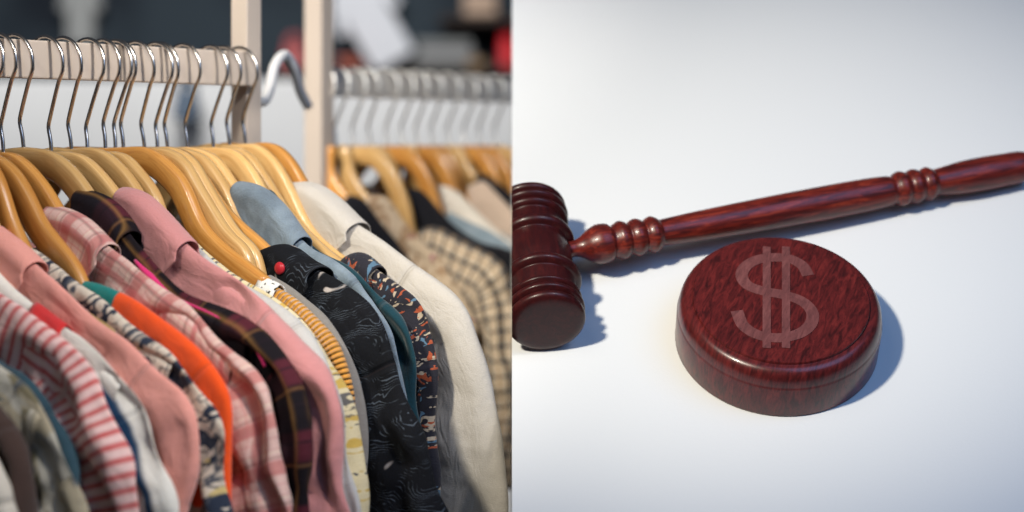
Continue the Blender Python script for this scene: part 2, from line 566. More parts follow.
# ------------------------------------------------------------------ rack one
G1 = 'garments on the front rack'; HG1 = 'wooden hangers on the front rail'
RT1 = EYE+(HOR-38)/F*2.22           # top of the front rail
RB1 = EYE+(HOR-77)/F*2.22
# kind, label, cat, neck u, swing, wood px, ridge px, mat, opts, hanger label
def gen(n, y=150): return [(n+6, y), (n+20, y+3), (n+38, y+20)]
ITEMS = [
 ('shirt', 'cream garment at the bottom left corner, nearest on the front rack', 'shirt', -185, 0, None,
  [(-110, 300), (-60, 370), (-20, 430), (6, 478), (16, 512), (18, 540)], 'cream0', {}, 'pale wooden hanger of the cream garment nearest the lens'),
 ('shirt', 'dark brown garment squeezed behind the cream one at bottom left', 'shirt', -165, 0, None,
  [(-95, 290), (-50, 350), (-5, 410), (14, 440), (26, 480), (30, 512), (31, 540)], 'brown', {}, 'wooden hanger of the dark brown garment'),
 ('shirt', 'blurred olive and beige printed shirt in the lower left corner', 'shirt', -140, 0, None,
  [(-75, 270), (-40, 330), (0, 370), (22, 386), (41, 408), (59, 443), (72, 477), (84, 512), (88, 540)], 'olive', {'depth': .13}, 'wooden hanger of the olive printed shirt'),
 ('shirt', 'blue denim shirt showing as a narrow teal blue edge at far left', 'shirt', -115, 0, None,
  [(-60, 262), (-30, 325), (0, 361), (25, 377), (47, 405), (61, 433), (77, 465), (90, 512), (92, 540)], 'bluedenim', {}, 'wooden hanger of the blue denim shirt'),
 ('shirt', 'pink shirt with red horizontal stripes on the sleeve', 'shirt', -92, 0, None,
  [(-40, 250), (-20, 277), (0, 294), (31, 314), (62, 337), (84, 361), (103, 391), (119, 421), (128, 455), (135, 485), (141, 512), (143, 540)], 'striped', {'depth': .14}, 'wooden hanger of the red striped shirt'),
 ('top', 'white top with a navy band and a red neck label', 'top', -70, 0, None,
  [(-12, 262), (10, 286), (40, 310), (78, 339), (104, 359), (125, 381), (141, 408), (154, 443), (165, 475), (171, 510), (172, 540)], 'whitenavy', {'tabs': [(.085, .13, 'neck_label', 'redlabel')]}, 'wooden hanger of the white top with navy band'),
 ('shirt', 'plain salmon pink shirt sweeping down from the left edge', 'shirt', -50, 0, [(-40, 150), (-26, 156), (-14, 180), (-8, 210)],
  [(-8, 229), (0, 235), (16, 246), (47, 275), (87, 312), (125, 341), (158, 370), (182, 395), (193, 424), (195, 452), (193, 480), (187, 512), (185, 540)], 'salmon', {'collar': (.075, .05, .003), 'fold_k': .85}, 'wooden hanger of the salmon pink shirt'),
 ('shirt', 'cream shirt with navy and black leaf print', 'shirt', -32, 0, [(-22, 150), (-8, 160), (4, 182), (14, 214), (24, 238)],
  [(20, 245), (34, 249), (47, 258), (78, 283), (97, 296), (122, 319), (147, 337), (172, 357), (198, 391), (213, 420), (219, 450), (223, 483), (226, 512), (226, 540)], 'navyfloral', {}, 'amber wooden hanger of the navy leaf print shirt'),
 ('top', 'bright orange top with a teal neckband', 'top', -15, 0, [(-4, 153), (8, 161), (20, 173), (34, 197), (44, 219), (62, 242), (80, 266)],
  [(80, 280), (97, 283), (117, 291), (134, 299), (160, 317), (185, 336), (204, 354), (222, 378), (231, 402), (231, 440), (229, 475), (229, 512), (229, 540)], 'orange', {'fold_k': .5}, 'amber wooden hanger ending at the teal neckband'),
 ('shirt', 'light pink and red plaid shirt with collar', 'shirt', 4, 0, [(12, 151), (28, 162), (47, 184), (59, 203)],
  [(50, 212), (64, 214), (84, 224), (106, 245), (131, 265), (160, 288), (200, 320), (230, 350), (252, 379), (264, 405), (272, 430), (281, 460), (293, 512), (296, 540)], 'pinkplaid', {'collar': (.10, .055, .004), 'depth': .13}, 'amber wooden hanger of the pink plaid shirt'),
 ('shirt', 'black and burgundy plaid flannel shirt with a hot pink edge', 'shirt', 24, 0, [(30, 146), (53, 151), (72, 165), (87, 184), (95, 196)],
  [(80, 199), (100, 203), (118, 217), (137, 245), (160, 268), (186, 288), (215, 303), (240, 319), (261, 334), (277, 357), (289, 380), (299, 410), (307, 445), (307, 480), (305, 512), (305, 540)], 'darkplaid', {'collar': (.085, .05, .008), 'edge': 1}, 'broad pale wooden hanger of the dark plaid shirt'),
 ('shirt', 'dusty pink brushed cotton shirt with a folded collar', 'shirt', 52, 0, [(65, 151), (84, 155), (103, 172), (119, 192)],
  [(122, 197), (137, 199), (160, 218), (188, 246), (217, 269), (240, 286), (271, 306), (299, 331), (321, 362), (334, 393), (343, 424), (349, 468), (354, 512), (356, 540)], 'dusty', {'collar': (.115, .055, .008), 'depth': .13}, 'pale wooden hanger of the dusty pink shirt'),
 ('blouse', 'pale grey satin blouse glimpsed behind the dusty pink collar', 'blouse', 72, 0, [(78, 148), (94, 147), (112, 155), (131, 175), (145, 197)],
  [(148, 197), (160, 208), (182, 232), (205, 254), (228, 274), (255, 294), (283, 314), (308, 338), (326, 364), (338, 396), (345, 425), (350, 468), (355, 512), (355, 540)], 'palegrey', {}, 'wooden hanger of the pale grey satin blouse'),
 ('blouse', 'pale yellow blouse with tiny floral print', 'blouse', 88, 0, [(108, 151), (125, 153), (141, 169), (159, 194)],
  [(176, 222), (205, 251), (232, 274), (256, 287), (275, 299), (302, 322), (325, 348), (340, 378), (350, 408), (355, 440), (358, 477), (358, 512), (358, 540)], 'yellowfloral', {}, 'wooden hanger of the pale yellow blouse'),
 ('sweater', 'mustard ribbed knit sweater', 'sweater', 106, 0, [(126, 147), (148, 147), (167, 159), (185, 178), (195, 200), (206, 225), (228, 247), (254, 266), (268, 278)],
  [(262, 281), (280, 289), (297, 300), (316, 318), (336, 341), (347, 368), (353, 395), (354, 430), (356, 470), (357, 540)], 'mustard', {'fold_k': .3, 'depth': .06, 'tabs': [(.0, .026, 'dotted_tab', 'dots')]}, 'long wooden hanger of the mustard knit sweater'),
 ('cardigan', 'grey cardigan showing as a thin strip beside the mustard knit', 'cardigan', 124, 0, [(155, 147), (176, 147), (195, 159), (207, 180), (222, 205), (238, 230), (258, 250)],
  [(270, 275), (285, 283), (302, 296), (324, 315), (343, 340), (356, 371), (362, 400), (365, 430), (366, 470), (364, 512), (364, 540)], 'grey', {}, 'wooden hanger of the grey cardigan'),
 ('shirt', 'black shirt with fine pale leaf lines and red buttons', 'shirt', 145, 0, [(170, 147), (185, 150), (198, 165), (211, 184), (223, 203), (245, 225), (268, 245)],
  [(266, 256), (285, 249), (302, 262), (321, 271), (343, 284), (365, 302), (381, 324), (393, 349), (402, 375), (411, 408), (420, 440), (432, 472), (446, 508), (452, 540)], 'leafy', {'collar': (.085, .055, .004), 'depth': .15, 'b': .016, 'buttons': 1}, 'glossy amber wooden hanger of the black leaf shirt'),
 ('shirt', 'pale blue denim shirt with a stand collar', 'shirt', 168, 0, [(195, 147), (217, 156), (229, 172), (239, 187)],
  [(238, 189), (256, 192), (277, 208), (306, 244), (334, 262), (356, 279), (377, 314), (396, 337), (405, 358), (409, 383), (414, 408), (417, 450), (418, 500), (418, 540)], 'denim', {'collar': (.12, .05, .006)}, 'wooden hanger of the pale denim shirt'),
 ('shirt', 'dark teal shirt between the denim and the floral one', 'shirt', 188, 0, [(217, 147), (236, 150), (251, 165), (264, 187)],
  [(262, 190), (271, 188), (283, 208), (312, 246), (343, 262), (371, 283), (400, 313), (409, 333), (418, 371), (421, 410), (422, 450), (422, 540)], 'teal', {}, 'wooden hanger of the dark teal shirt'),
 ('shirt', 'dark floral shirt with cream and rust flowers', 'shirt', 214, 0, [(235, 146), (252, 155), (270, 180), (288, 209), (318, 241), (342, 260)],
  [(346, 263), (359, 255), (371, 265), (396, 284), (421, 306), (431, 340), (436, 371), (437, 410), (437, 450), (437, 540)], 'darkfloral', {'collar': (.05, .04, .003)}, 'wooden hanger of the dark floral shirt'),
 ('jacket', 'big oatmeal cream jacket closing the front rack', 'jacket', 246, 0, [(252, 143), (274, 143), (293, 159), (306, 181)],
  [(285, 190), (309, 187), (331, 200), (359, 226), (400, 253), (433, 277), (458, 296), (472, 314), (482, 346), (493, 390), (502, 430), (506, 470), (507, 512), (507, 540)], 'jacket', {'collar': (.13, .06, .004), 'depth': .19, 'b': .016, 'fold_k': .8}, 'plain orange wooden hanger of the oatmeal jacket'),
]
woods = {}
for idx, (kind, label, cat, nu, sw, wood, ridge, mat, opt, hl) in enumerate(ITEMS):
    pl = Plane(R1, nu, sw)
    o2 = {k: opt[k] for k in ('depth', 'b', 'collar', 'fold_k') if k in opt}
    root, r, S = garment(pl, kind, label, cat, G1, ridge, M[mat], **o2)
    if wood is None: wood = gen(nu)
    amber = idx in (7, 8, 9, 14, 16, 20)
    hanger(pl, wood, [pl.tz(u, v) for u, v in ridge], M['wood_b' if amber else 'wood_a'], hl, HG1, RT1+.0052, RB1)
    for (s0, s1, nm, lm) in opt.get('tabs', ()):
        i = next(i for i, s in enumerate(S) if s >= s0); j = next(i for i, s in enumerate(S) if s > s1)
        vs, fs, us = [], [], []
        for q, k in enumerate(range(i, j+1)):
            for e in range(-4, 5):
                n = .0145*math.sin(e/4*math.pi/2); dz = .0035-.030*abs(e/4)**1.6
                vs.append(pl.w(r[k].x, r[k].y+dz+.001, n)); us.append((S[k], e*.008))
        for q in range(j-i):
            for e in range(8): fs.append((q*9+e, q*9+e+1, (q+1)*9+e+1, (q+1)*9+e))
        lb = mesh_obj(nm, vs, fs, M[lm], root, us)
        lb.modifiers.new('cloth thickness', 'SOLIDIFY').thickness = .0015
    if 'edge' in opt:
        ps = []
        for i, s in enumerate(S):
            if .125 < s < .34: ps.append(pl.w(r[i].x-.006, r[i].y-.006-.003*math.sin(s*40), -.0125-.002*math.sin(s*55)))
        v, f = tube(ps, [.0016+.0030*max(0, 1-abs(k/len(ps)-.12)/.12) for k in range(len(ps))], 8)
        mesh_obj('pink_piping', v, f, plain('hot_pink_cord', (.70, .03, .17)), root)
    if 'buttons' in opt:
        bm_mat = matte('red_button', (.42, .02, .03), .1, 40, .35)
        for (u, v) in ((296, 267), (362, 362)):
            p = pl.tz(u, v)
            bm = bmesh.new()
            bmesh.ops.create_uvsphere(bm, u_segments=20, v_segments=10, radius=1)
            for q in bm.verts:
                x, y, z = q.co
                q.co = pl.w(p.x+x*.0072, p.y+y*.0072, -.0275+z*.004)
            bm_obj('button', bm, bm_mat, root, True)

# three more hangers whose garments are hidden between their neighbours
for k, (nu, src, hl) in enumerate(((116, 15, 'half hidden wooden hanger between the mustard knit and grey cardigan hangers'),
                                   (158, 17, 'half hidden wooden hanger just left of the pale denim shirt hanger'),
                                   (230, 20, 'half hidden wooden hanger just left of the oatmeal jacket hanger'))):
    it = ITEMS[src]; pl = Plane(R1, nu)
    sh = nu-it[3]
    hanger(pl, [(u+sh, v+1) for u, v in it[5]], [pl.tz(u+sh, v+14) for u, v in it[6]], M['wood_a'], hl, HG1, RT1+.0052, RB1)

# the rack itself
def bar(rail, u0, u1, zt, zb, half, mat, root, name='rail'):
    h = rail.h; a, c = rail.at(u0)-h*.0105, rail.at(u1)-h*.0105
    bm = bmesh.new()
    vs = []
    for p in (a, c):
        for s, z in ((-1, zb), (1, zb), (1, zt), (-1, zt)):
            q = p+h*(half*s); vs.append(bm.verts.new((q.x, q.y, z)))
    for f in ((0,1,2,3),(7,6,5,4),(0,4,5,1),(1,5,6,2),(2,6,7,3),(3,7,4,0)): bm.faces.new([vs[i] for i in f])
    bmesh.ops.recalc_face_normals(bm, faces=bm.faces[:])
    return bm_obj(name, bm, mat, root, bevel=.002)

def post(x, y, z0, z1, half, mat, root, rail, name='post'):
    bm = bmesh.new(); d = rail.d; h = rail.h; vs = []
    for z in (z0, z1):
        for a, b in ((-1,-1),(1,-1),(1,1),(-1,1)):
            q = Vector((x, y))+d*(a*half)+h*(b*half); vs.append(bm.verts.new((q.x, q.y, z)))
    for f in ((0,1,2,3),(4,5,6,7),(0,1,5,4),(1,2,6,5),(2,3,7,6),(3,0,4,7)): bm.faces.new([vs[i] for i in f])
    bmesh.ops.recalc_face_normals(bm, faces=bm.faces[:])
    return bm_obj(name, bm, mat, root, bevel=.002)

rk = thing('clothes_rack', 'pale wooden rack in front carrying the sharp row of hangers', 'clothes rack', 'pale wooden clothes racks')
bar(R1, -330, 259, RT1, RB1, .0098, M['rack'], rk)
pA = R1.at(264)-R1.h*.031
post(pA.x, pA.y, .004, 1.95, .0140, M['rack'], rk, R1)
pB = R1.at(-338)
post(pB.x, pB.y, .004, 1.95, .0185, M['rack'], rk, R1)

# second rack
RT2 = EYE+(HOR-70)/F*3.20; RB2 = EYE+(HOR-97)/F*3.20
rk2 = thing('clothes_rack', 'whitish wooden rack behind, out of focus, with a tall square post', 'clothes rack', 'pale wooden clothes racks')
bar(R2, 322, 560, RT2, RB2, .0098, M['rack2'], rk2)
pC = R2.at(319)
post(pC.x, pC.y, .004, 1.95, .0168, M['rack'], rk2, R2)
pD = R2.at(566)
post(pD.x, pD.y, .004, 1.95, .0185, M['rack2'], rk2, R2)
# bent white bracket fixed on the post of the front rack
bp = [at(254, 100, 2.66), at(264, 101, 2.70), at(270, 88, 2.74), at(275, 66, 2.77), at(285, 55, 2.8), at(294, 68, 2.82), at(300, 90, 2.85), at(308, 106, 2.88)]
v, f = tube(catmull(bp, .006), .0072, 12)
mesh_obj('bent_bracket', v, f, M['white'], rk)

G2 = 'garments on the rear rack'; HG2 = 'wooden hangers on the rear rail'
ITEMS2 = [
 ('shirt', 'black shirt just right of the square post on the rear rack', 'shirt', 322, [(338, 196), (360, 197), (380, 222), (410, 262), (430, 300), (440, 350), (442, 420)], 'black', 'wooden hanger beside the square post, carrying a black shirt'),
 ('blouse', 'beige rose print blouse on the rear rack', 'blouse', 336, [(362, 200), (378, 194), (393, 204), (401, 218), (422, 241), (448, 268), (470, 300), (480, 350), (482, 420)], 'rosefloral', 'wooden hanger of the beige rose print blouse'),
 ('shirt', 'cream tartan shirt with black checks on the rear rack', 'shirt', 354, [(421, 229), (436, 226), (452, 234), (477, 247), (500, 260), (514, 282), (522, 320), (526, 380), (527, 430)], 'tartan', 'long wooden hanger of the cream tartan shirt'),
 ('shirt', 'black shirt with a long diagonal shoulder on the rear rack', 'shirt', 371, [(408, 188), (421, 190), (436, 206), (455, 225), (486, 244), (512, 256), (530, 275), (540, 330), (542, 420)], 'black', 'wooden hanger of the black shirt with diagonal shoulder'),
 ('shirt', 'grey blue shirt peeping out behind a black shoulder', 'shirt', 388, [(450, 212), (470, 222), (486, 229), (512, 247), (532, 264), (544, 310), (546, 420)], 'greyblue', 'wooden hanger of the grey blue shirt'),
 ('top', 'cream white top on the rear rack', 'top', 403, [(426, 185), (446, 186), (461, 195), (480, 216), (505, 236), (530, 255), (545, 300), (548, 420)], 'bright', 'wooden hanger of the cream white top'),
 ('shirt', 'dark grey blue shirt mostly hidden on the rear rack', 'shirt', 418, [(470, 215), (490, 226), (515, 242), (540, 265), (552, 310), (555, 420)], 'greyblue', 'wooden hanger between the cream white top and the beige top'),
 ('top', 'beige top at the right end of the rear rack', 'top', 433, [(470, 186), (483, 180), (494, 191), (512, 210), (535, 232), (552, 262), (560, 310), (562, 420)], 'beige', 'wooden hanger of the beige top'),
 ('shirt', 'black shirt at the seam, last one visible on the rear rack', 'shirt', 449, [(476, 175), (487, 174), (500, 185), (514, 196), (540, 222), (560, 255), (568, 310), (570, 420)], 'black', 'wooden hanger of the last black shirt'),
 ('shirt', 'brown shirt hidden low at the far end of the rear rack', 'shirt', 465, [(512, 200), (530, 216), (552, 240), (566, 270), (572, 310), (574, 420)], 'brown', 'third to last wooden hanger of the rear rail'),
 ('shirt', 'cream shirt at the very far end of the rear rack', 'shirt', 481, [(524, 196), (545, 214), (562, 235), (575, 265), (580, 310), (582, 420)], 'cream0', 'second to last wooden hanger of the rear rail'),
 ('shirt', '', 'shirt', 496, [(538, 196), (555, 214), (572, 235), (585, 265), (590, 310), (592, 420)], 'cream0', 'last wooden hanger of the rear rail, touching the white table edge'),
]
for kind, label, cat, nu, ridge, mat, hl in ITEMS2:
    pl = Plane(R2, nu, 0)
    hidden = nu > 460
    if not hidden:
        garment(pl, kind, label, cat, G2, ridge, M[mat], two=True)
    p0 = ridge[0]
    dx = p0[0]-nu
    w_ = min(dx, 62)
    wood = [(nu+5, 145), (nu+14, 146), (nu+w_*.45, 152), (nu+w_*.72, 152+(p0[1]-152)*(.42 if dx <= 62 else .30))]
    if dx > 62: wood.append((nu+dx*.86, 150+(p0[1]-150)*.74))
    hanger(pl, wood, [pl.tz(u, v) for u, v in ridge], M['wood_a' if random.random() < .5 else 'wood_b'], hl, HG2, RT2+.0052, RB2, 'hook_pale')

# ------------------------------------------------------------------ shop behind
def structure(o):
    o['kind'] = 'structure'; return o
bm = bmesh.new(); box_bm(bm, (-6, -2, -.2), (6, 9.4, 0))
structure(bm_obj('floor', bm, matte('floor_grey', (.20, .19, .18), .1, 2, .6)))
t = NT('navy_wall'); tc = t.n('ShaderNodeTexCoord'); f, _ = t.noise(tc.outputs['Object'], 1.3, 3)
wallm = t.done(t.mix(t.ss(f, .35, .65), (.006, .009, .016), (.026, .038, .050)), .8, .2)
bm = bmesh.new(); box_bm(bm, (-6, 9.2, 0), (6, 9.4, 4))
structure(bm_obj('back_wall', bm, wallm))
bm = bmesh.new(); box_bm(bm, (-2.6, 6.0, 0), (.9, 6.2, EYE+(HOR-80)/F*6.0))
pw = bm_obj('low_partition', bm, matte('white_board', (.46, .465, .47), .25, 1.6), bevel=.006)
tag(pw, 'low white partition running behind both racks', 'partition')

# far clothes and bags on the dark wall, all far out of focus
def wall_shirt(u, v, w, h, mat, label, name='shirt', cat='shirt', Y=9.08, tilt=0, group=None):
    """a shirt hung flat on the wall: body, two sleeves in one outline with real thickness"""
    root = thing(name, label, cat, group)
    c = at(u, v, Y); s = Y/F
    W, H = w*s/2, h*s/2
    out = [(-.35, 1), (-.75, .86), (-1.15, .1), (-.82, -.02), (-.7, .35), (-.68, -1), (.68, -1), (.7, .35), (.82, -.02), (1.15, .1), (.75, .86), (.35, 1), (0, .86)]
    bm = bmesh.new()
    ca, sa = math.cos(tilt), math.sin(tilt)
    vs = []
    for x, z in out:
        X, Z = x*W*.87, z*H
        vs.append(bm.verts.new((c.x+X*ca-Z*sa, Y-.05, c.z+X*sa+Z*ca)))
    fc = bm.faces.new(vs)
    r_ = bmesh.ops.extrude_face_region(bm, geom=[fc])
    for e in r_['geom']:
        if isinstance(e, bmesh.types.BMVert): e.co.y += .09
    bmesh.ops.recalc_face_normals(bm, faces=bm.faces[:])
    bm_obj('body', bm, mat, root, bevel=.006)
    k = at(u, v, Y); k = Vector((c.x-H*1.02*sa, Y, c.z+H*1.02*ca))
    vv, ff = tube([Vector((k.x, Y+.12, k.z)), Vector((k.x, Y-.02, k.z)), Vector((k.x, Y-.04, k.z+.03))], .012, 8)
    mesh_obj('peg', vv, ff, M['hook'], root)
    return root
wall_shirt(82, 12, 44, 66, matte('grey_far_cloth', (.30, .31, .31), .1), 'blurred pale grey shirt on the dark wall at upper left', group='clothes on the dark wall')
wall_shirt(372, 22, 74, 92, matte('white_far_cloth', (.62, .64, .69), .12), 'large blurred white shirt on the dark wall right of the posts', tilt=math.radians(30), group='clothes on the dark wall')

def shelf(u0, u1, v, label):
    a, b = at(u0, v, 9.0), at(u1, v, 9.0)
    bm = bmesh.new(); box_bm(bm, (a.x, 8.85, a.z-.03), (b.x, 9.199, a.z))
    o = bm_obj('wall_shelf', bm, matte('dark_shelf', (.035, .025, .022), .1), bevel=.004)
    return tag(o, label, 'shelf')
shelf(405, 560, 68, 'dark wall shelf far behind the rear rack')
shelf(270, 400, 70, 'dark wall shelf seen between the two posts')
shelf(440, 560, 18, 'upper dark wall shelf at the top by the seam')

def bundle(u, v0, w, h, cols, name, label, cat, layers=3):
    """folded clothes: rounded slabs one on the other, standing on the shelf at row v0"""
    root = thing(name, label, cat)
    c = at(u, v0, 9.0); s = 9.0/F; W = w*s/2; H = h*s/layers
    for k in range(layers):
        bm = bmesh.new()
        dx = random.uniform(-.02, .02)
        box_bm(bm, (c.x-W+dx, 8.87, c.z+k*H+.001), (c.x+W+dx, 9.12, c.z+(k+1)*H-.001))
        bm_obj('folded_cloth', bm, cols[k % len(cols)], root, smooth=True, bevel=min(H*.35, .03), angle=70)
    return root
def bag(u, v0, w, h, mat, label, Y=9.0):
    root = thing('handbag', label, 'handbag')
    c = at(u, v0, Y); s = Y/F; W = w*s/2; H = h*s
    bm = bmesh.new(); box_bm(bm, (-W, -.07, 0), (W, .07, H*.72))
    for q in bm.verts:
        if q.co.z > 0: q.co.x *= .78; q.co.y *= .5
        q.co += Vector((c.x, Y, c.z+.001))
    bm_obj('body', bm, mat, root, smooth=True, bevel=.02, angle=60)
    pth = [Vector((c.x+W*.55*math.cos(a), Y, c.z+H*.68+H*.32*math.sin(a))) for a in [math.pi*k/10 for k in range(11)]]
    vv, ff = tube(pth, .012, 8); mesh_obj('handle', vv, ff, mat, root)
    return root
bag(187, 121, 26, 42, matte('slate_canvas', (.05, .07, .10), .2, 3, .8), 'slate blue bag against the white partition behind the front hooks', 5.92)
gm = matte('grey_knit_far', (.20, .21, .21), .1); gm2 = matte('pale_grey_far', (.26, .26, .27), .1)
bundle(447, 68, 56, 27, [gm, gm2], 'folded_clothes', 'blurred grey pile of folded clothes above the rear rail', 'folded clothes')
bundle(484, 18, 34, 24, [matte('tan_far', (.45, .33, .25), .1)], 'folded_clothes', 'blurred tan pile of folded clothes at the top by the seam', 'folded clothes', 2)
bag(507, 68, 16, 46, matte('red_leather', (.62, .02, .03), .1, 3, .5), 'blurred bright red handbag by the seam')
bag(294, 70, 24, 34, matte('rose_leather', (.42, .10, .10), .1, 3, .5), 'blurred rose red handbag seen between the two posts')
bundle(352, 70, 22, 12, [matte('rust_far', (.40, .10, .06), .1)], 'folded_clothes', 'blurred rust red folded cloth right of the square post', 'folded clothes', 2)
bundle(478, 68, 20, 8, [matte('ochre_far', (.30, .20, .11), .1)], 'folded_clothes', 'small blurred ochre folded cloth above the rear rail', 'folded clothes', 1)

# ------------------------------------------------------------------ right side: sloping white table with the gavel
BETA = math.radians(40.0)
DB = 2.35
O = at(776, 342, DB)                    # centre of the block's foot
EX = Vector((1, 0, 0)); EQ = Vector((0, math.cos(BETA), math.sin(BETA))); EN = Vector((0, -math.sin(BETA), math.cos(BETA)))
PX = DB/F
def on(u, v, h=0.):
    """point where the line of sight meets the sheet h above the table"""
    d = Vector(((u-UC)/F, 1, -(v-HOR)/F)); e = Vector((0, 0, EYE))
    k = ((O+EN*h-e).dot(EN))/d.dot(EN)
    return e+d*k
def T3(p, q, h): return O+EX*p+EQ*q+EN*h

t = NT('white_paper_board'); tc = t.n('ShaderNodeTexCoord')
f, _ = t.noise(tc.outputs['Object'], 260, 3); g, _ = t.noise(tc.outputs['Object'], 3, 3)
t.bump(f, .12, .0012)
boardm = t.done(t.mix(g, (.70, .70, .70), (.68, .685, .69)), .6, .3)
qb = (on(600, 552)-O).dot(EQ); qt = (on(600, -40)-O).dot(EQ)
a = O+EQ*qb; b_ = O+EQ*qt
bm = bmesh.new()
x0, x1 = 0.0, 1.0
prof = [(a.y, 0.002), (a.y, a.z), (b_.y, b_.z), (b_.y+.03, b_.z), (b_.y+.03, .002)]
L = [bm.verts.new((x0, y, z)) for y, z in prof]; Rr = [bm.verts.new((x1, y, z)) for y, z in prof]
bm.faces.new(L); bm.faces.new(Rr[::-1])
for i in range(5):
    j = (i+1) % 5; bm.faces.new((L[i], L[j], Rr[j], Rr[i]))
bmesh.ops.recalc_face_normals(bm, faces=bm.faces[:])
structure(bm_obj('sloping_tabletop', bm, boardm))

def lathe(prof, origin, ax, e1, e2, seg=96):
    """prof: (distance along axis, radius)"""
    verts, faces = [], []
    for d, r in prof:
        for k in range(seg):
            an = 2*math.pi*k/seg
            verts.append(origin+ax*d+e1*(r*math.cos(an))+e2*(r*math.sin(an)))
    n = len(prof)
    for i in range(n-1):
        for k in range(seg):
            k2 = (k+1) % seg
            faces.append((i*seg+k, i*seg+k2, (i+1)*seg+k2, (i+1)*seg+k))
    faces.append(tuple(range(seg))[::-1]); faces.append(tuple((n-1)*seg+k for k in range(seg)))
    return verts, faces

def round_prof(ctrl, step=.0012):
    return [(p.x, p.y) for p in catmull([Vector(c) for c in ctrl], step)]

def sharp(o, ang=35):
    o.data.set_sharp_from_angle(angle=math.radians(ang)); return o

def local(o, org, ax, e1, e2):
    """give the mesh its own axes (x along ax) so the grain follows the turning"""
    from mathutils import Matrix
    m = Matrix((ax, e1, e2)).transposed().to_4x4(); m.translation = org
    o.data.transform(m.inverted()); o.matrix_world = m
    return o

W_BLOCK = gloss_wood('block_mahogany', (80, 17, 17), (.034, .0055, .006), (.105, .0125, .0125), (.16, .021, .018), .30, math.radians(22), .12, .42)
W_SHAFT = gloss_wood('handle_rosewood', (9, 80, 80), (.035, .005, .005), (.14, .013, .008), (.30, .045, .019), .36, 0, .08, .4)
W_HEAD = gloss_wood('head_rosewood', (7, 45, 45), (.022, .004, .005), (.038, .0052, .0055), (.06, .0085, .0085), .34, 0, .05, .28)

# sounding block
R, Rt, H, Hw = 101*PX, 86.5*PX, 60*PX, 39*PX
blk = thing('sounding_block', 'round dark red wooden sounding block bearing a dollar sign', 'sounding block')
pb = [(0.0005, 0), (.0005, R*.985), (.0015, R*.995), (.003, R), (Hw-.003, R), (Hw-.001, R*.996)]
pb += [(Hw+(H-.0030-Hw)*math.sin(a), Rt*1.004+(R*.992-Rt*1.004)*math.cos(a)**.8) for a in [math.pi/2*k/16 for k in range(16)]]
pb += [(H-.0028, Rt*1.003), (H-.0012, Rt), (H, Rt*.994), (H, Rt*.98), (H, 0.0005)]
v, f = lathe(pb, O, EN, EX, EQ, 128)
o = sharp(mesh_obj('block_body', v, f, W_BLOCK, blk), 40)
local(o, O, EX, EQ, EN)

# dollar sign, let into the top face
zoom = lambda x, y: on(660+x/2.4375, 220+y/2.4375, H)
def strip(pts, wid, h0, h1):
    """flat ribbon following 3-D points on the top face, with thickness"""
    vs, fs = [], []
    n = len(pts)
    for i, p in enumerate(pts):
        tt = (pts[min(i+1, n-1)]-pts[max(i-1, 0)]).normalized(); s = EN.cross(tt)
        w = wid(i/(n-1)) if callable(wid) else wid
        # strokes are as wide across the slope as along the row once seen in the picture
        for sg, h in ((-1, h0), (1, h0), (1, h1), (-1, h1)): vs.append(p+s*(sg*w/2)+EN*h)
    for i in range(n-1):
        for k in range(4):
            k2 = (k+1) % 4; fs.append((i*4+k, i*4+k2, (i+1)*4+k2, (i+1)*4+k))
    fs.append((3, 2, 1, 0)); fs.append(tuple((n-1)*4+k for k in range(4)))
    return vs, fs
Spts = [(361, 136), (347, 112), (318, 96), (280, 92), (236, 98), (207, 116), (199, 138), (214, 160), (252, 174), (300, 183), (346, 199), (371, 226), (366, 256), (338, 278), (290, 288), (240, 281), (203, 258), (187, 222)]
tD = gloss_wood('dollar_inlay', (60, 15, 15), (.100, .030, .029), (.155, .048, .046), (.20, .070, .065), .45, math.radians(22))
vs, fs = strip(catmull([zoom(*p) for p in Spts], .003), lambda q: 12.2*PX, .0002, .0007)
allv, allf = list(vs), list(fs)
for k, x in enumerate((260, 307)):
    b0 = len(allv)
    vs, fs = strip([zoom(x, 66), zoom(x, 190), zoom(x, 313)], 8.0*PX, .0002, .0010)
    allv += vs; allf += [tuple(i+b0 for i in q) for q in fs]
o = mesh_obj('dollar_sign', allv, allf, tD, blk, smooth=False)
local(o, O, EX, EQ, EN)

# gavel
gv = thing('gavel', 'dark red turned wooden judge gavel lying on the white table', 'gavel')
hr = 40*PX
cn = on(547, 325, hr); cf = on(528, 207, hr)
ax = (cf-cn).normalized(); Lh = (cf-cn).length
e2 = EN; e1 = ax.cross(e2).normalized()
half = [(0, .0005), (0, .66), (.003, .78), (.010, .88), (.024, .955), (.044, .975), (.060, .93), (.068, .845), (.072, .835), (.078, .88), (.092, .985), (.112, .995), (.127, .93), (.135, .845), (.139, .83), (.146, .88), (.160, .965), (.176, .965), (.190, .90), (.197, .83), (.215, .83), (.250, .845), (.285, .86), (.297, .87), (.303, .93), (.318, 1.02), (.338, 1.04), (.358, 1.0), (.370, .91), (.376, .865), (.40, .875), (.45, .90), (.5, .905)]
full = [(d*Lh, r*hr) for d, r in half] + [((1-d)*Lh, r*hr) for d, r in half[-2::-1]]
cap = full[:2]; body = round_prof(full[1:-1], .0008)
v, f = lathe([full[0]]+body+[full[-1]], cn, ax, e1, e2, 96)
hd = mesh_obj('head', v, f, W_HEAD, None)
bm = bmesh.new(); bm.from_mesh(hd.data)
r_ = bmesh.ops.bisect_plane(bm, geom=bm.verts[:]+bm.edges[:]+bm.faces[:], plane_co=(0.0, 0, 0), plane_no=(-1, 0, 0), clear_outer=True)
ed = [e for e in r_['geom_cut'] if isinstance(e, bmesh.types.BMEdge)]
bmesh.ops.contextual_create(bm, geom=ed)
bm.to_mesh(hd.data); bm.free()
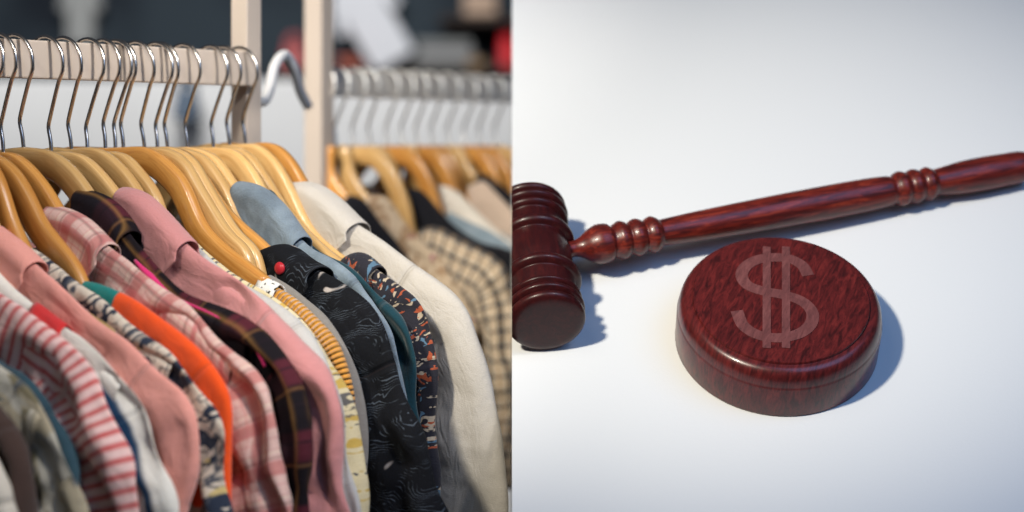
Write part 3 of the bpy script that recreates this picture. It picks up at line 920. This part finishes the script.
sharp(hd, 50); local(hd, cn, ax, e1, e2); hd.parent = gv

h0 = on(562, 251, hr); h1 = on(1030, 165, 22*PX)
ax = (h1-h0).normalized(); Lx = (h1-h0).length
e2 = (EN-ax*EN.dot(ax)).normalized(); e1 = ax.cross(e2).normalized()
Uu = lambda u: (u-562)/(1030-562)*Lx
hp = [(562, 12), (572, 8.5), (580, 11), (588, 17), (597, 21), (606, 20), (610, 16.5), (613, 18), (618, 20.5), (623, 18.5), (625.5, 16), (628, 18), (633, 20), (638, 18), (640.5, 15.5), (643, 17.5), (648, 19.5), (653, 17), (656, 14.3), (664, 14.5), (690, 15.8), (730, 17), (780, 18), (830, 18.3), (865, 17.8), (882, 16.5), (887, 15), (890, 17.5), (895, 19.3), (900, 17.3), (902, 15.8), (904.5, 17.6), (909, 19), (914, 17), (916, 15.4), (918.5, 17), (923, 18.5), (927.5, 16), (930, 14.6), (942, 15.8), (960, 18), (985, 18.6), (1005, 18), (1018, 17.6), (1026, 15.5), (1029, 12), (1030, 7), (1030.2, .5)]
v, f = lathe(round_prof([(Uu(u), r*PX*.98) for u, r in hp], .0009), h0, ax, e1, e2, 64)
o = mesh_obj('handle', v, f, W_SHAFT, gv)
local(o, h0, ax, e1, e2)

# ------------------------------------------------------------------ camera and light
cam = bpy.data.cameras.new('camera'); co = link(bpy.data.objects.new('camera', cam))
co.location = (0, 0, EYE); co.rotation_euler = (math.pi/2, 0, 0)
cam.sensor_width = 36; cam.lens = F/1024*36
cam.shift_y = -(256-HOR)/1024
cam.clip_start = .05; cam.clip_end = 100
cam.dof.use_dof = True; cam.dof.focus_distance = 2.27; cam.dof.aperture_fstop = 2.0
sc = bpy.context.scene; sc.camera = co

wd = bpy.data.worlds.new('World'); sc.world = wd; wd.use_nodes = True
bg = wd.node_tree.nodes['Background']; bg.inputs[0].default_value = (.70, .80, 1.0, 1); bg.inputs[1].default_value = .06

def aim(o, tgt):
    o.rotation_euler = (Vector(tgt)-o.location).to_track_quat('-Z', 'Y').to_euler()
sp = bpy.data.lights.new('table_spot', 'SPOT'); so = link(bpy.data.objects.new('table_spot', sp))
tgt = on(752, 205)
so.location = O+EN*2.4+EX*-1.32+EQ*-.62
aim(so, tgt); sp.energy = 425; sp.spot_size = math.radians(28.5); sp.spot_blend = 1.0; sp.shadow_soft_size = .10
sp.color = (1, .935, .78)

def area(name, loc, tgt, sx, sy, e, col, spread=180):
    l = bpy.data.lights.new(name, 'AREA'); o = link(bpy.data.objects.new(name, l))
    l.shape = 'RECTANGLE'; l.size = sx; l.size_y = sy; l.energy = e; l.color = col; l.spread = math.radians(spread)
    o.location = loc; aim(o, tgt); return o
area('shop_ceiling_light', (-.75, 1.0, 3.0), (-.50, 2.4, 1.35), 1.0, .7, .9, (.95, .97, 1.0), 80)
rs = bpy.data.lights.new('rack_spot', 'SPOT'); ro = link(bpy.data.objects.new('rack_spot', rs))
ro.location = (.84, 1.08, 2.68); aim(ro, (-.52, 2.22, 1.30))
rs.energy = 180; rs.spot_size = math.radians(29.5); rs.spot_blend = .55; rs.shadow_soft_size = .11; rs.color = (1, .94, .85)
r2 = bpy.data.lights.new('rear_rack_spot', 'SPOT'); r2o = link(bpy.data.objects.new('rear_rack_spot', r2))
r2o.location = (-.82, 1.25, 2.70); aim(r2o, (-.36, 3.25, 1.46))
r2.energy = 400; r2.spot_size = math.radians(24); r2.spot_blend = .5; r2.shadow_soft_size = .3; r2.color = (1, .95, .87)
area('shop_rear_light', (-.9, 4.0, 4.0), (-.7, 8.5, 1.6), 2.0, 1.0, 120, (1, .98, .95), 110)
area('table_fill_light', O+EN*1.9+EX*.9+EQ*-.2, O+EX*.1, 1.6, 1.6, 6.2, (.26, .50, 1.0), 90)  # added soft blue fill for the table's shadows, no window behind it

vs_ = sc.view_settings
vs_.view_transform = 'Standard'; vs_.look = 'None'; vs_.exposure = 0; vs_.gamma = 1
sc.cycles.use_denoising = True
